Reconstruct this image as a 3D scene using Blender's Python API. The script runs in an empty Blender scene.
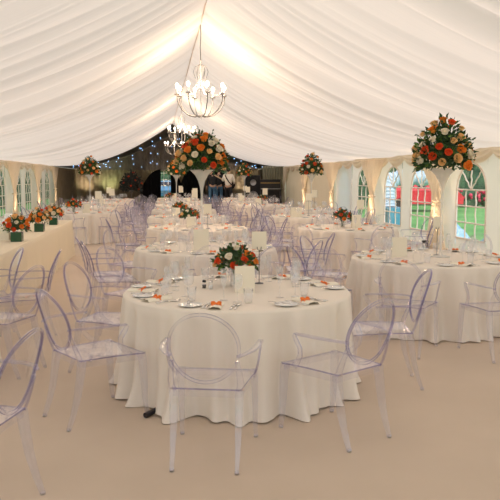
import bpy, math, random
from math import sin, cos, pi, radians as rad, hypot, atan2
from mathutils import Vector, Matrix
S = bpy.context.scene
C = S.collection
R = random.Random(7)
RX, LX, MX = 6.7, -5.35, 0.77          # right wall, left wall, ridge
EAVE, RIDGE, YEND, YLIN = 2.3, 4.42, 45.7, 35.3
POSTS = [.50 + 4.95 * k for k in range(0, 8)]     # .5 5.45 10.4 15.35 20.3 25.25 30.2 35.15
LPOSTS = [p + .45 for p in POSTS]
Y0 = -3.0

# ------------------------------------------------------------------ materials
def mat(name, col=(.8, .8, .8), rough=.6, **k):
    m = bpy.data.materials.new(name); m.use_nodes = True
    b = m.node_tree.nodes['Principled BSDF']
    b.inputs['Base Color'].default_value = (*col, 1); b.inputs['Roughness'].default_value = rough
    for n, v in k.items():
        b.inputs[n.replace('_', ' ')].default_value = v
    return m
def noisy(m, scale, c1, c2, bump=0, bscale=None, stretch=None):
    nt = m.node_tree; N = nt.nodes; b = N['Principled BSDF']
    tc = N.new('ShaderNodeTexCoord'); mp = N.new('ShaderNodeMapping')
    nt.links.new(tc.outputs['Object'], mp.inputs[0])
    if stretch: mp.inputs['Scale'].default_value = stretch
    n = N.new('ShaderNodeTexNoise'); n.inputs['Scale'].default_value = scale; n.inputs['Detail'].default_value = 4
    nt.links.new(mp.outputs[0], n.inputs[0])
    r = N.new('ShaderNodeValToRGB'); r.color_ramp.elements[0].position = .35; r.color_ramp.elements[1].position = .65
    r.color_ramp.elements[0].color = (*c1, 1); r.color_ramp.elements[1].color = (*c2, 1)
    nt.links.new(n.outputs[0], r.inputs[0]); nt.links.new(r.outputs[0], b.inputs['Base Color'])
    if bump:
        n2 = N.new('ShaderNodeTexNoise'); n2.inputs['Scale'].default_value = bscale or scale
        nt.links.new(mp.outputs[0], n2.inputs[0])
        bp = N.new('ShaderNodeBump'); bp.inputs['Strength'].default_value = bump; bp.inputs['Distance'].default_value = .01
        nt.links.new(n2.outputs[0], bp.inputs['Height']); nt.links.new(bp.outputs[0], b.inputs['Normal'])
    return m
def fabric(name, col, trans, tcol=None, streak=None):
    m = bpy.data.materials.new(name); m.use_nodes = True
    nt = m.node_tree; N = nt.nodes; N.clear()
    o = N.new('ShaderNodeOutputMaterial'); mx = N.new('ShaderNodeMixShader')
    d = N.new('ShaderNodeBsdfDiffuse'); t = N.new('ShaderNodeBsdfTranslucent')
    d.inputs[0].default_value = (*col, 1); t.inputs[0].default_value = (*(tcol or col), 1)
    mx.inputs[0].default_value = trans
    nt.links.new(d.outputs[0], mx.inputs[1]); nt.links.new(t.outputs[0], mx.inputs[2]); nt.links.new(mx.outputs[0], o.inputs[0])
    tc = N.new('ShaderNodeTexCoord'); mp = N.new('ShaderNodeMapping'); mp.inputs['Scale'].default_value = streak or (1, 1, 1)
    n = N.new('ShaderNodeTexNoise'); n.inputs['Scale'].default_value = 6 if streak else 25; n.inputs['Detail'].default_value = 3
    bp = N.new('ShaderNodeBump'); bp.inputs['Strength'].default_value = .5 if streak else .08; bp.inputs['Distance'].default_value = .03 if streak else .01
    nt.links.new(tc.outputs['Object'], mp.inputs[0]); nt.links.new(mp.outputs[0], n.inputs[0]); nt.links.new(n.outputs[0], bp.inputs['Height'])
    nt.links.new(bp.outputs[0], d.inputs['Normal'])
    return m
def clear(name, tint, refl, haze=0.0, hcol=(.8, .8, .85), ior=1.45, rough=.03):
    """thin clear plastic or glass: see-through with a Fresnel gloss"""
    m = bpy.data.materials.new(name); m.use_nodes = True
    nt = m.node_tree; N = nt.nodes; N.clear()
    o = N.new('ShaderNodeOutputMaterial')
    t = N.new('ShaderNodeBsdfTransparent'); t.inputs[0].default_value = (*tint, 1)
    g = N.new('ShaderNodeBsdfGlossy'); g.inputs['Roughness'].default_value = rough; g.inputs[0].default_value = (1, 1, 1, 1)
    f = N.new('ShaderNodeLayerWeight'); f.inputs[0].default_value = .5      # facing ratio, same from both sides
    pw = N.new('ShaderNodeMath'); pw.operation = 'POWER'; pw.inputs[1].default_value = 4.0
    mu = N.new('ShaderNodeMath'); mu.operation = 'MULTIPLY_ADD'; mu.inputs[1].default_value = .6 * refl; mu.inputs[2].default_value = .035 * refl; mu.use_clamp = True
    nt.links.new(f.outputs['Facing'], pw.inputs[0]); nt.links.new(pw.outputs[0], mu.inputs[0])
    mx = N.new('ShaderNodeMixShader'); nt.links.new(mu.outputs[0], mx.inputs[0])
    nt.links.new(t.outputs[0], mx.inputs[1]); nt.links.new(g.outputs[0], mx.inputs[2])
    out = mx
    if haze:
        d = N.new('ShaderNodeBsdfDiffuse'); d.inputs[0].default_value = (*hcol, 1)
        m2 = N.new('ShaderNodeMixShader'); m2.inputs[0].default_value = haze
        nt.links.new(mx.outputs[0], m2.inputs[1]); nt.links.new(d.outputs[0], m2.inputs[2]); out = m2
    nt.links.new(out.outputs[0], o.inputs[0])
    return m
def emit(name, col, s):
    m = bpy.data.materials.new(name); m.use_nodes = True
    nt = m.node_tree; N = nt.nodes; N.clear()
    o = N.new('ShaderNodeOutputMaterial'); e = N.new('ShaderNodeEmission')
    e.inputs[0].default_value = (*col, 1); e.inputs[1].default_value = s
    nt.links.new(e.outputs[0], o.inputs[0]); return m

M = dict(
    ceil=fabric('roof_lining_fabric', (.92, .81, .72), .42, (.97, .84, .74), (.12, 1.6, .12)),
    wallc=fabric('cream_wall_lining', (.82, .73, .60), .22, (.85, .74, .58)),
    pvc=fabric('white_pvc', (.91, .83, .76), .40, (.97, .84, .76)),
    curtain=fabric('cream_curtain_voile', (.88, .75, .60), .30, (.9, .8, .65)),
    sheer=fabric('white_voile', (.88, .86, .84), .55, (.9, .9, .95)),
    cloth=fabric('white_table_linen', (.88, .80, .71), .10),
    clothc=fabric('cream_table_linen', (.84, .74, .58), .10),
    dark=noisy(mat('dark_lining', (.03, .028, .025), .9), 2, (.27, .23, .20), (.34, .29, .25)),
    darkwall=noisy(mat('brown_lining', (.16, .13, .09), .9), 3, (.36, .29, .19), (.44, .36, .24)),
    black=mat('black_cloth', (.004, .004, .006), .8),
    blackp=mat('black_plastic', (.012, .012, .014), .35),
    floor=noisy(mat('ivory_carpet', (.7, .55, .42), .95), 1.2, (.59, .475, .375), (.63, .51, .405), .5, 300),
    plastic=clear('clear_polycarbonate', (.97, .965, .98), 1.0, .035, (.92, .90, .95)),
    pedge=clear('clear_polycarbonate_edge', (.80, .785, .88), 1.3, .06, (.50, .48, .66)),
    prim=clear('clear_polycarbonate_rim', (.55, .53, .74), 1.2, .08, (.24, .22, .50)),
    pleg=clear('clear_polycarbonate_thick', (.93, .925, .945), 1.6, .09, (.88, .86, .92)),
    glass=clear('clear_glass', (.975, .975, .98), 2.2, .035, (.9, .9, .9), 1.5, .02),
    window=clear('clear_window_film', (.93, .96, .98), .8, .03, (.85, .88, .92), 1.4, .08),
    vase=clear('frosted_glass', (.95, .94, .92), 1.0, .42, (.95, .92, .88)),
    china=mat('white_china', (.82, .81, .79), .15),
    napkin=mat('ivory_napkin', (.86, .79, .66), .8),
    orange=mat('orange_ribbon', (.95, .22, .03), .5),
    steel=mat('silver_cutlery', (.75, .74, .73), .2, Metallic=1),
    card=mat('ivory_card', (.86, .79, .64), .6),
    chrome=mat('chrome', (.75, .75, .78), .12, Metallic=1),
    dchrome=mat('tarnished_chrome', (.20, .19, .19), .3, Metallic=1),
    bulb=emit('candle_bulb_glow', (1, .88, .70), 14),
    candle=mat('white_candle_sleeve', (.85, .83, .8), .4),
    star=emit('blue_led', (.3, .55, 1), 8),
    lens=emit('uplighter_lens', (1, .8, .55), 4),
    r_or=noisy(mat('orange_petals', (.9, .28, .02), .6), 9, (.86, .20, .015), (.92, .34, .04)),
    r_red=noisy(mat('red_orange_petals', (.8, .08, .02), .6), 9, (.72, .06, .012), (.86, .12, .02)),
    r_pe=noisy(mat('peach_petals', (.95, .6, .25), .6), 9, (.92, .52, .18), (.95, .66, .34)),
    r_wh=noisy(mat('cream_petals', (.9, .82, .65), .6), 9, (.88, .74, .55), (.92, .86, .74)),
    leaf=noisy(mat('dark_green_leaf', (.02, .07, .015), .5), 12, (.014, .05, .012), (.035, .10, .02)),
    leaf2=mat('light_green_leaf', (.10, .20, .03), .5),
    stemg=mat('green_stem', (.05, .13, .03), .5),
    greenglass=mat('leaf_lined_glass', (.015, .085, .035), .15),
    cake=mat('white_icing', (.86, .86, .86), .35),
    skin=mat('skin', (.55, .33, .23), .5), hair=mat('dark_hair', (.02, .014, .01), .6),
    shirt=mat('white_shirt', (.78, .73, .66), .8), trousers=mat('black_trousers', (.01, .01, .014), .8),
    darktop=mat('black_top', (.012, .012, .016), .8), jeans=noisy(mat('blue_jeans', (.05, .13, .24), .8), 6, (.04, .11, .20), (.10, .22, .36)),
    grass=noisy(mat('lawn_grass', (.08, .25, .05), .9), .8, (.09, .30, .07), (.19, .44, .12), .6, 40),
    hedge=noisy(mat('hedge_leaves', (.02, .07, .03), .8), 3, (.012, .05, .022), (.06, .15, .07), 1, 12),
    bark=mat('bark', (.10, .07, .05), .9),
    red=mat('red_paint', (.75, .03, .05), .3), dglass=mat('dark_car_glass', (.02, .02, .04), .1), tyre=mat('tyre_rubber', (.01, .01, .01), .8),
    duct=noisy(mat('white_duct', (.55, .68, .80), .5), 3, (.50, .62, .74), (.62, .74, .86)), blue=mat('blue_paint', (.05, .30, .45), .4),
    blue2=mat('pale_blue_paint', (.12, .30, .52), .4),
    tarp=noisy(mat('blue_tarpaulin', (.15, .45, .70), .4), 5, (.10, .36, .62), (.50, .68, .82)),
    brass=mat('brass', (.6, .4, .15), .3, Metallic=1), frame=mat('grey_metal', (.35, .35, .36), .4, Metallic=.6),
    foot=mat('black_foot', (.006, .006, .012), .4), wood=mat('plywood', (.45, .32, .2), .7),
)

# ------------------------------------------------------------------ helpers
class MB:
    def __init__(s): s.v = []; s.f = []; s.m = []
    def quadgrid(s, nu, nv, fn, closeu=False, closev=False, mi=0):
        b = len(s.v)
        for i in range(nu):
            for j in range(nv): s.v.append(tuple(fn(i, j)))
        for i in range(nu if closeu else nu - 1):
            for j in range(nv if closev else nv - 1):
                i2, j2 = (i + 1) % nu, (j + 1) % nv
                s.f.append((b + i * nv + j, b + i2 * nv + j, b + i2 * nv + j2, b + i * nv + j2)); s.m.append(mi)
        return s
    def face(s, pts, mi=0):
        b = len(s.v); s.v += [tuple(p) for p in pts]; s.f.append(tuple(range(b, b + len(pts)))); s.m.append(mi); return s
    def box(s, c, d, mi=0, rot=None):
        b = len(s.v)
        for x in (-.5, .5):
            for y in (-.5, .5):
                for z in (-.5, .5):
                    p = Vector((x * d[0], y * d[1], z * d[2]))
                    if rot: p = rot @ p
                    s.v.append((p.x + c[0], p.y + c[1], p.z + c[2]))
        for q in ((0, 1, 3, 2), (4, 6, 7, 5), (0, 4, 5, 1), (2, 3, 7, 6), (0, 2, 6, 4), (1, 5, 7, 3)):
            s.f.append(tuple(b + i for i in q)); s.m.append(mi)
        return s
    def lathe(s, prof, n=16, c=(0, 0, 0), mi=0):
        s.quadgrid(n, len(prof), lambda i, j: (c[0] + prof[j][0] * cos(2 * pi * i / n), c[1] + prof[j][0] * sin(2 * pi * i / n), c[2] + prof[j][1]), closeu=True, mi=mi)
        return s
    def tube(s, pts, r, n=8, mi=0, closed=False, caps=True):
        pts = [Vector(p) for p in pts]; L = len(pts)
        rs = r if isinstance(r, (list, tuple)) else [r] * L
        fr = []
        up = Vector((0, 0, 1)); prev = None
        for i in range(L):
            a = pts[(i - 1) % L] if (closed or i) else pts[0]
            c = pts[(i + 1) % L] if (closed or i < L - 1) else pts[-1]
            t = (c - a).normalized()
            if prev is None:
                x = t.cross(up)
                if x.length < .1: x = t.cross(Vector((0, 1, 0)))
            else: x = prev - t * prev.dot(t)
            x.normalize(); prev = x; fr.append((x, t.cross(x)))
        b = len(s.v)
        s.quadgrid(L, n, lambda i, j: pts[i] + fr[i][0] * cos(2 * pi * j / n) * rs[i] + fr[i][1] * sin(2 * pi * j / n) * rs[i], closeu=closed, closev=True, mi=mi)
        if caps and not closed:
            s.f.append(tuple(range(b + n - 1, b - 1, -1))); s.m.append(mi)
            e = b + (L - 1) * n; s.f.append(tuple(range(e, e + n))); s.m.append(mi)
        return s
    def strip(s, pts, W, w, t, closed=False, edge=1, body=0):
        """rectangular section swept on pts; W(i) = width direction; w widths, t thickness; narrow sides get the edge material"""
        pts = [Vector(p) for p in pts]; L = len(pts); b = len(s.v)
        for i in range(L):
            a = pts[(i - 1) % L] if (closed or i) else pts[0]
            c = pts[(i + 1) % L] if (closed or i < L - 1) else pts[-1]
            T = (c - a).normalized(); wd = Vector(W(i)); wd = (wd - T * wd.dot(T)).normalized(); th = T.cross(wd)
            ww = w[i] if isinstance(w, (list, tuple)) else w
            tt = t[i] if isinstance(t, (list, tuple)) else t
            for a_, b_ in ((-1, -1), (1, -1), (1, 1), (-1, 1)):
                s.v.append(tuple(pts[i] + wd * a_ * ww / 2 + th * b_ * tt / 2))
        for i in range(L if closed else L - 1):
            p, q = b + i * 4, b + ((i + 1) % L) * 4
            for k in range(4):
                s.f.append((p + k, p + (k + 1) % 4, q + (k + 1) % 4, q + k)); s.m.append(body if k in (0, 2) else edge)
        if not closed:
            s.f.append((b + 3, b + 2, b + 1, b)); s.m.append(edge)
            e = b + (L - 1) * 4; s.f.append((e, e + 1, e + 2, e + 3)); s.m.append(edge)
        return s
    def sphere(s, c, r, n=10, m=7, mi=0, sc=(1, 1, 1)):
        s.quadgrid(n, m, lambda i, j: (c[0] + sc[0] * r * sin(pi * (j + .02) / (m - .96)) * cos(2 * pi * i / n), c[1] + sc[1] * r * sin(pi * (j + .02) / (m - .96)) * sin(2 * pi * i / n), c[2] - sc[2] * r * cos(pi * (j + .02) / (m - .96))), closeu=True, mi=mi)
        return s
    def mesh(s, name, mats, smooth=True):
        me = bpy.data.meshes.new(name); me.from_pydata(s.v, [], s.f)
        if not isinstance(mats, (list, tuple)): mats = [mats]
        for x in mats: me.materials.append(x)
        me.polygons.foreach_set('material_index', s.m)
        me.polygons.foreach_set('use_smooth', [bool(smooth)] * len(s.f))
        me.update(); return me
    def build(s, name, mats, parent=None, smooth=True, loc=None):
        return link(name, s.mesh(name, mats, smooth), parent, loc)
def link(name, data, parent=None, loc=None, rot=None):
    o = bpy.data.objects.new(name, data); C.objects.link(o)
    if parent: o.parent = parent
    if loc: o.location = loc
    if rot: o.rotation_euler = rot
    return o
def tag(o, label, cat, group=None, kind=None):
    o['label'] = label; o['category'] = cat
    if group: o['group'] = group
    if kind: o['kind'] = kind
    return o
def empty(name, loc=(0, 0, 0), rz=0):
    o = bpy.data.objects.new(name, None); C.objects.link(o); o.location = loc; o.rotation_euler = (0, 0, rz)
    o.empty_display_size = .1; return o
def struct(o): o['kind'] = 'structure'; return o
def dup(root, loc, rz, sc=None):
    r = root.copy(); C.objects.link(r); r.location = loc; r.rotation_euler = (0, 0, rz)
    if sc: r.scale = (sc, sc, sc)
    for ch in root.children:
        c = ch.copy(); C.objects.link(c); c.parent = r
        for g in ch.children:
            d = g.copy(); C.objects.link(d); d.parent = c
    return r
class Proto:
    """one thing of a kind: the first place takes the thing itself, later places take copies"""
    def __init__(s, root): s.root = root; s.used = False
    def put(s, loc, rz, label, cat, group=None, sc=None):
        if s.used: o = dup(s.root, loc, rz, sc)
        else:
            o = s.root; o.location = loc; o.rotation_euler = (0, 0, rz); s.used = True
            if sc: o.scale = (sc, sc, sc)
        return tag(o, label, cat, group)

# ------------------------------------------------------------------ floor, grounds
struct(MB().quadgrid(2, 2, lambda i, j: (LX - .05 + i * (RX - LX + .1), Y0 + j * (YEND - Y0 + .2), 0)).build('floor', M['floor'], smooth=False))
lawn = MB().quadgrid(2, 2, lambda i, j: (-70 + i * 140, -25 + j * 150, -.04)).build('lawn', M['grass'], smooth=False); struct(lawn)

# ------------------------------------------------------------------ ceiling lining
def foldtable(seed, y0, y1, step, lo, hi):
    rr = random.Random(seed); out = []; y = y0
    while y < y1:
        out.append((y, rr.uniform(lo, hi))); y += step * rr.uniform(.55, 1.6)
    return out
def baysag(y):
    t = ((y - POSTS[0]) % 4.95) / 4.95
    return (4 * t * (1 - t)) ** .8
def ceil_side(name, ex, seed):
    rr = random.Random(seed); step = .045
    ny = int((YLIN - Y0) / step) + 1; ns = 26
    H = [0.0] * ny; Dr = [0.0] * ny
    # gathered pleats of uneven width and depth, with their own drift across the slope
    y = 0
    folds = []
    while y < ny:
        w = int(rr.uniform(4, 18)); folds.append((y, w, rr.uniform(.015, .085) * (w / 10) ** .8, 0)); y += w
    idx = [0] * ny
    for k, (a, w, am, dr) in enumerate(folds):
        for q in range(a, min(ny, a + w)): idx[q] = k
    def fn(i, j):
        yy = Y0 + (YLIN - Y0) * i / (ny - 1); s_ = j / (ns - 1)
        k = idx[i]; a, w, am, dr = folds[k]; t = (i - a) / w
        fade = .35 + .65 * sin(pi * min(1, .08 + s_ * .92)) 
        ph = abs(sin(pi * t)) ** .7 * am * fade
        # broad hanging swags between
        broad = .05 * sin(yy * 2.1 + 1.7 * s_) * sin(pi * s_) + .035 * sin(yy * 5.3 - 2.2 * s_ + seed) * sin(pi * s_)
        x = MX + (ex - MX) * s_
        z = RIDGE + (EAVE - RIDGE) * s_
        sag = .58 * (4 * s_ * (1 - s_)) ** .9 * (1.0)
        z -= sag * (.80 + .20 * baysag(yy)) + .06 * baysag(yy) * (1 - s_)
        z -= ph + broad * .8
        ys = yy + .35 * sin(pi * s_) * sin(yy * .9 + seed)
        return (x, min(max(ys, Y0), YLIN + .15), z)
    o = MB().quadgrid(ny, ns, fn).build(name, M['ceil']); struct(o)
    return o
ceil_side('ceiling', LX, 3); ceil_side('ceiling', RX, 5)
# ridge seam and bay seams
rb = MB(); 
for x in (-1, 1):
    rb.strip([(MX, Y0 + 1.5 * k, RIDGE - .05 - .06 * baysag(Y0 + 1.5 * k)) for k in range(26)], lambda i: (1, 0, 0), .02, .012, edge=0)
    break
struct(rb.build('trim_1', fabric('seam_fabric', (.80, .68, .58), .4), smooth=False))
# dark lining over the far end: two slopes, then the gable and end wall
def dk(ex):
    def fn(i, j):
        y = YLIN - .1 + (YEND - YLIN + .1) * i / 30; s_ = j / 10
        return (MX + (ex - MX) * s_, y, RIDGE - .02 + (EAVE - RIDGE) * s_ - .35 * 4 * s_ * (1 - s_) - .03 * abs(sin(i * 1.3)))
    struct(MB().quadgrid(31, 11, fn).build('ceiling', M['dark']))
dk(LX); dk(RX)
g = MB(); n = 120
g.quadgrid(n + 1, 2, lambda i, j: (LX + (RX - LX) * i / n, YEND - .04 * abs(sin(i * .8)), EAVE - .15 + (max(0, (RIDGE + .1 - EAVE) * (1 - abs(LX + (RX - LX) * i / n - MX) / 6.05)) + .15) * j))
struct(g.build('wall_back_gable', M['dark']))
# end wall: brown lining with three bluish window strips left open
def endwall():
    segs = [(LX, .1), (.95, 1.95), (2.95, 3.65), (4.6, RX)]; m = MB()
    for a, b in segs:
        k = max(4, int((b - a) / .06))
        m.quadgrid(k + 1, 2, lambda i, j: (a + (b - a) * i / k, YEND - .05 * abs(sin((a + (b - a) * i / k) * 11)), 2.2 * j))
    m.box(((.1 + .95) / 2, YEND, 2.15), (.9, .04, .12)); m.box((2.45, YEND, 2.15), (1.05, .04, .12)); m.box((4.12, YEND, 2.15), (1.0, .04, .12))
    struct(m.build('wall_back', M['darkwall']))
endwall()

# ------------------------------------------------------------------ side walls with arched windows
WIN = {}
def side_wall(name, X, sgn, wins, ya, yb):
    """wins: list of (y0, y1); arch head; wall in PVC white, with a little wave"""
    m = MB(); zs, zsp, zt, top = .32, 1.40, 1.98, EAVE + .05
    cuts = sorted(wins); y = ya
    def plain(a, b):
        k = max(2, int((b - a) / .12))
        m.quadgrid(k + 1, 5, lambda i, j: (X + sgn * .012 * sin((a + (b - a) * i / k) * 9 + j), a + (b - a) * i / k, top * j / 4))
    for (a, b) in cuts:
        plain(y, a); n = 20; hw = (b - a) / 2; c = (a + b) / 2
        arch = [(a + (b - a) * i / n, zsp + (zt - zsp) * (1 - abs((a + (b - a) * i / n - c) / hw) ** 2.1) ** .62 if 0 < i < n else zsp) for i in range(n + 1)]
        m.quadgrid(n + 1, 2, lambda i, j: (X, arch[i][0], arch[i][1] if j == 0 else top))
        m.quadgrid(n + 1, 2, lambda i, j: (X, arch[i][0], zs * j))
        y = b
    plain(y, yb)
    w = m.build(name, M['pvc']); struct(w)
    return w
nwin = [0]
def window(X, sgn, a, b):
    nwin[0] += 1
    zs, zsp, zt = .32, 1.40, 1.98; c, hw = (a + b) / 2, (b - a) / 2; n = 24
    root = empty('window_%d' % nwin[0], (X, c, zs)); struct(root)
    def P(y, z): return (0, y - c, z - zs)
    arch = [(a + (b - a) * i / n, zsp + (zt - zsp) * (1 - abs((a + (b - a) * i / n - c) / hw) ** 2.1) ** .62 if 0 < i < n else zsp) for i in range(n + 1)]
    pm = MB().quadgrid(n + 1, 6, lambda i, j: (.012 * sin(i * .9 + j * 1.3), arch[i][0] - c, (zs + (arch[i][1] - zs) * j / 5) - zs))
    pm.build('window_pane', M['window'], root)
    fm = MB()
    t = .028
    fm.tube([P(y, z) for y, z in [(a, zs)] + arch + [(b, zs)]], t, 6, closed=True)
    def bar(p, q, r=.017):
        k = 8; fm.tube([(.010 * sin(9 * u / k * 2 + p[0]) , *Vector(P(*p)).lerp(Vector(P(*q)), u / k)[1:]) for u in range(k + 1)], r, 5)
    for z in (.68, 1.04, zsp): bar((a, z), (b, z))
    for u in (1 / 3, 2 / 3): bar((a + (b - a) * u, zs), (a + (b - a) * u, zsp))
    bar((c, zsp), (c, zt)); 
    for s_ in (-1, 1): bar((c, zsp), (c + s_ * hw * .66, zsp + (zt - zsp) * (1 - .66 ** 2.1) ** .62))
    fm.build('window_bars', M['pvc'], root)
rw = []; lw = []
for p in POSTS[:5]:
    for o in (.72, 2.86):
        a = p + o; rw.append((a, a + 1.42))
rw = [w for w in rw]; 
for p in LPOSTS[:7]:
    for o in (.75, 2.86):
        a = p + o; lw.append((a, a + 1.42))
side_wall('wall_right', RX, -1, rw, Y0, YEND); side_wall('wall_left', LX, 1, lw, Y0, YEND)
for a, b in rw:
    if b > 12: window(RX, -1, a, b)
for a, b in lw:
    if b > 21: window(LX, 1, a, b)
# pleated cream lining panels on plain stretches (hang just inside the wall)
def lining(name, X, sgn, ya, yb, label, m_='wallc', za=0.02, zb=2.22, amp=.035, lam=.16):
    k = max(6, int((yb - ya) / .03)); rr = random.Random(int(ya * 100)); ph = [rr.uniform(-.5, .5) for _ in range(k + 1)]
    m = MB().quadgrid(k + 1, 4, lambda i, j: (X + sgn * (.07 + amp * sin((ya + (yb - ya) * i / k) * 2 * pi / lam + .6 * sin(i * .13)) * (1 - .15 * j)), ya + (yb - ya) * i / k, za + (zb - za) * j / 3))
    o = m.build(name, M[m_]); tag(o, label, 'drape'); return o
lining('wall_drape', RX, -1, 25.3, 35.2, 'long cream pleated drape on the right wall beyond the last window')
lining('sheer_drape', RX, -1, 22.9, 24.9, 'bright white sheer drape over the farthest right window', 'sheer')
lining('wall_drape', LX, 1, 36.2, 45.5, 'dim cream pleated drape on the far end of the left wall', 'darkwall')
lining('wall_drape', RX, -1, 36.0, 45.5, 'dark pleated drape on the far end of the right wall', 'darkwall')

# swagged valance along both eaves: one per bay
def valance(X, sgn, p, label):
    L = 4.95; k = 100; rows = 17
    def fn(i, j):
        u = i / k; sw = abs(sin(pi * u * 4)) ** .7; v = j / (rows - 1)
        drop = .17 + .20 * sw
        out = .06 + .07 * sin(pi * v) + .028 * sin(v * 19) * sw
        return (X + sgn * (out + .03), p + L * u, EAVE + .03 - drop * v * (1 + .0 * u))
    o = MB().quadgrid(k + 1, rows, fn).build('swag_valance', M['curtain'])
    return tag(o, label, 'valance', 'swagged valances along the eaves')
ordn = ['nearest', 'second', 'third', 'fourth', 'fifth', 'sixth', 'seventh', 'eighth']
rp = [p for p in POSTS if p + 4.95 > 12 and p < 35]; lp = [p for p in LPOSTS if p + 4.95 > 25.5 and p < 35]
for i, p in enumerate(rp): valance(RX, -1, p, 'cream swagged valance above the right wall, %s bay in view' % ordn[i])
for i, p in enumerate(lp): valance(LX, 1, p, 'cream swagged valance above the left wall, %s bay in view' % ordn[i])

# gathered curtains at the posts, tied in
def curtain(X, sgn, yc, label, wt=2.5, wn=.36, zn=1.10, m_='curtain', wb=1.15):
    root = empty('tied_curtain', (X + sgn * .12, yc, 0))
    nu, nv = 61, 30
    def fn(i, j):
        v = j / (nv - 1); z = .02 + 2.2 * v; u = i / (nu - 1) - .5
        if z > zn: w = wn + (wt - wn) * ((z - zn) / (2.22 - zn)) ** 1.35
        else: w = wn + (wb - wn) * ((zn - z) / zn) ** .8
        d = .05 + .03 * sin(u * 2 * pi * 11) * min(1, .4 + w / wt)
        return (sgn * (d + .02), u * w + .012 * sin(u * 40 + z * 3), z)
    MB().quadgrid(nu, nv, fn).build('curtain_fabric', M[m_], root)
    MB().tube([(sgn * (.06 + .075 * cos(t * pi / 8)), (wn / 2 + .02) * sin(t * pi / 8), zn + .02 * cos(t * pi / 8)) for t in range(16)], .022, 6, closed=True).build('tieback', M[m_], root)
    return tag(root, label, 'curtain')
for i, p in enumerate([q for q in POSTS if q > 12 and q < 36]):
    curtain(RX, -1, p + .02, 'cream tied-back curtain on the right wall, %s post from the front in view' % ordn[i])
for i, p in enumerate([q for q in LPOSTS if q > 25 and q < 36]):
    curtain(LX, 1, p, 'cream tied-back curtain on the left wall, %s post in view' % ordn[i])
# grey green division curtain near the far right corner and its pair on the left
def division(x0, x1, label):
    k = 60; root = empty('division_curtain', ((x0 + x1) / 2, YLIN, 0)); c = (x0 + x1) / 2
    def fn(i, j):
        v = j / 20; z = .01 + 2.25 * v; u = i / k - .5
        w = (x1 - x0) * (1 - .35 * math.exp(-((z - 1.0) / .45) ** 2))
        return (u * w + (x1 - x0) * .0, .05 * sin(u * 50) , z)
    MB().quadgrid(k + 1, 21, fn).build('curtain_fabric', fabric('olive_drape', (.30, .28, .20), .1), root)
    tag(root, label, 'curtain')
division(5.4, 6.5, 'grey-green gathered curtain closing the far right corner')

# post poles between windows (aluminium legs of the frame)
# ------------------------------------------------------------------ uplighters
def uplighter_proto():
    r = empty('uplighter')
    MB().lathe([(0, 0), (.09, 0), (.09, .02), (.07, .03), (.07, .15), (.085, .16), (.085, .19), (.075, .19), (.07, .17)], 16).build('lamp_body', M['blackp'], r)
    MB().lathe([(0, .172), (.070, .172)], 16).build('lens', M['lens'], r)
    return r
UP = Proto(uplighter_proto())
def spot(name, loc, e, size=1.2, col=(1, .74, .45), aim=(0, 0, 1)):
    l = bpy.data.lights.new(name, 'SPOT'); l.energy = e; l.color = col; l.spot_size = size; l.spot_blend = .8; l.shadow_soft_size = .06
    o = link(name, l, None, loc); o.rotation_euler = Vector(aim).to_track_quat('-Z', 'Y').to_euler(); return o
for i, p in enumerate([15.35, 20.3, 25.25, 30.2]):
    UP.put((RX - .48, p - .1, 0), 0, 'small floor uplighter below the right wall curtain, %s in view' % ordn[i], 'lamp', 'uplighters below the right wall curtains')
    spot('uplighter_beam', (RX - .46, p - .1, .2), 90, 1.25, aim=(.22, .0, 1))
for i, p in enumerate([25.7, 30.65, 35.6]):
    spot('uplighter_beam', (LX + .46, p - .1, .2), 55, 1.25, aim=(-.22, .0, 1))
for p in [10.4, 5.45, .5]:
    spot('uplighter_beam', (RX - .46, p, .2), 45, 1.25, aim=(.22, 0, 1)); spot('uplighter_beam', (LX + .46, p, .2), 45, 1.25, aim=(-.22, 0, 1))

# ------------------------------------------------------------------ star lights in the dark lining
def star_mesh():
    return MB().sphere((0, 0, 0), .015, 8, 6).mesh('star_light', M['star'])
sm = star_mesh(); rr = random.Random(21); ns_ = 0
for sx, sc_ in ((-3.2, (.9, 1, .55)), (-4.6, (1, .8, .55)), (.45, (1, .8, .6)), (5.6, (1, .8, .6))):  # greenish lamp follows the wall glow; the others are added to brighten the end
    UP.put((sx, YEND - .75, 0 if sx < 1 else .35), 0, 'small floor uplighter washing the brown back wall', 'lamp', 'uplighters before the back wall')
    spot('uplighter_beam', (sx, YEND - .75, .55), 60, 1.7, sc_, (0, .5, 1))
def slope_z(x, y):
    s_ = abs(x - MX) / (6.0 if x > MX else 6.05)
    return RIDGE - .02 + (EAVE - RIDGE) * s_ - .35 * 4 * s_ * (1 - s_) - .07
for k in range(46):
    x = rr.uniform(-4.8, 6.2); y = rr.uniform(37, 45.2)
    z = slope_z(x, y)
    o = link('star_light', sm, None, (x, y, z)); tag(o, 'tiny blue point of light in the dark lining at the far end', 'fairy light', 'starlight points in the dark lining')
for k in range(44):
    x = rr.uniform(-4.0, 5.4); zt = slope_z(x, YEND); z = rr.uniform(EAVE + .02, max(EAVE + .05, zt))
    o = link('star_light', sm, None, (x, YEND - .045, z)); tag(o, 'tiny blue point of light in the dark lining at the far end', 'fairy light', 'starlight points in the dark lining')

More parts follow.
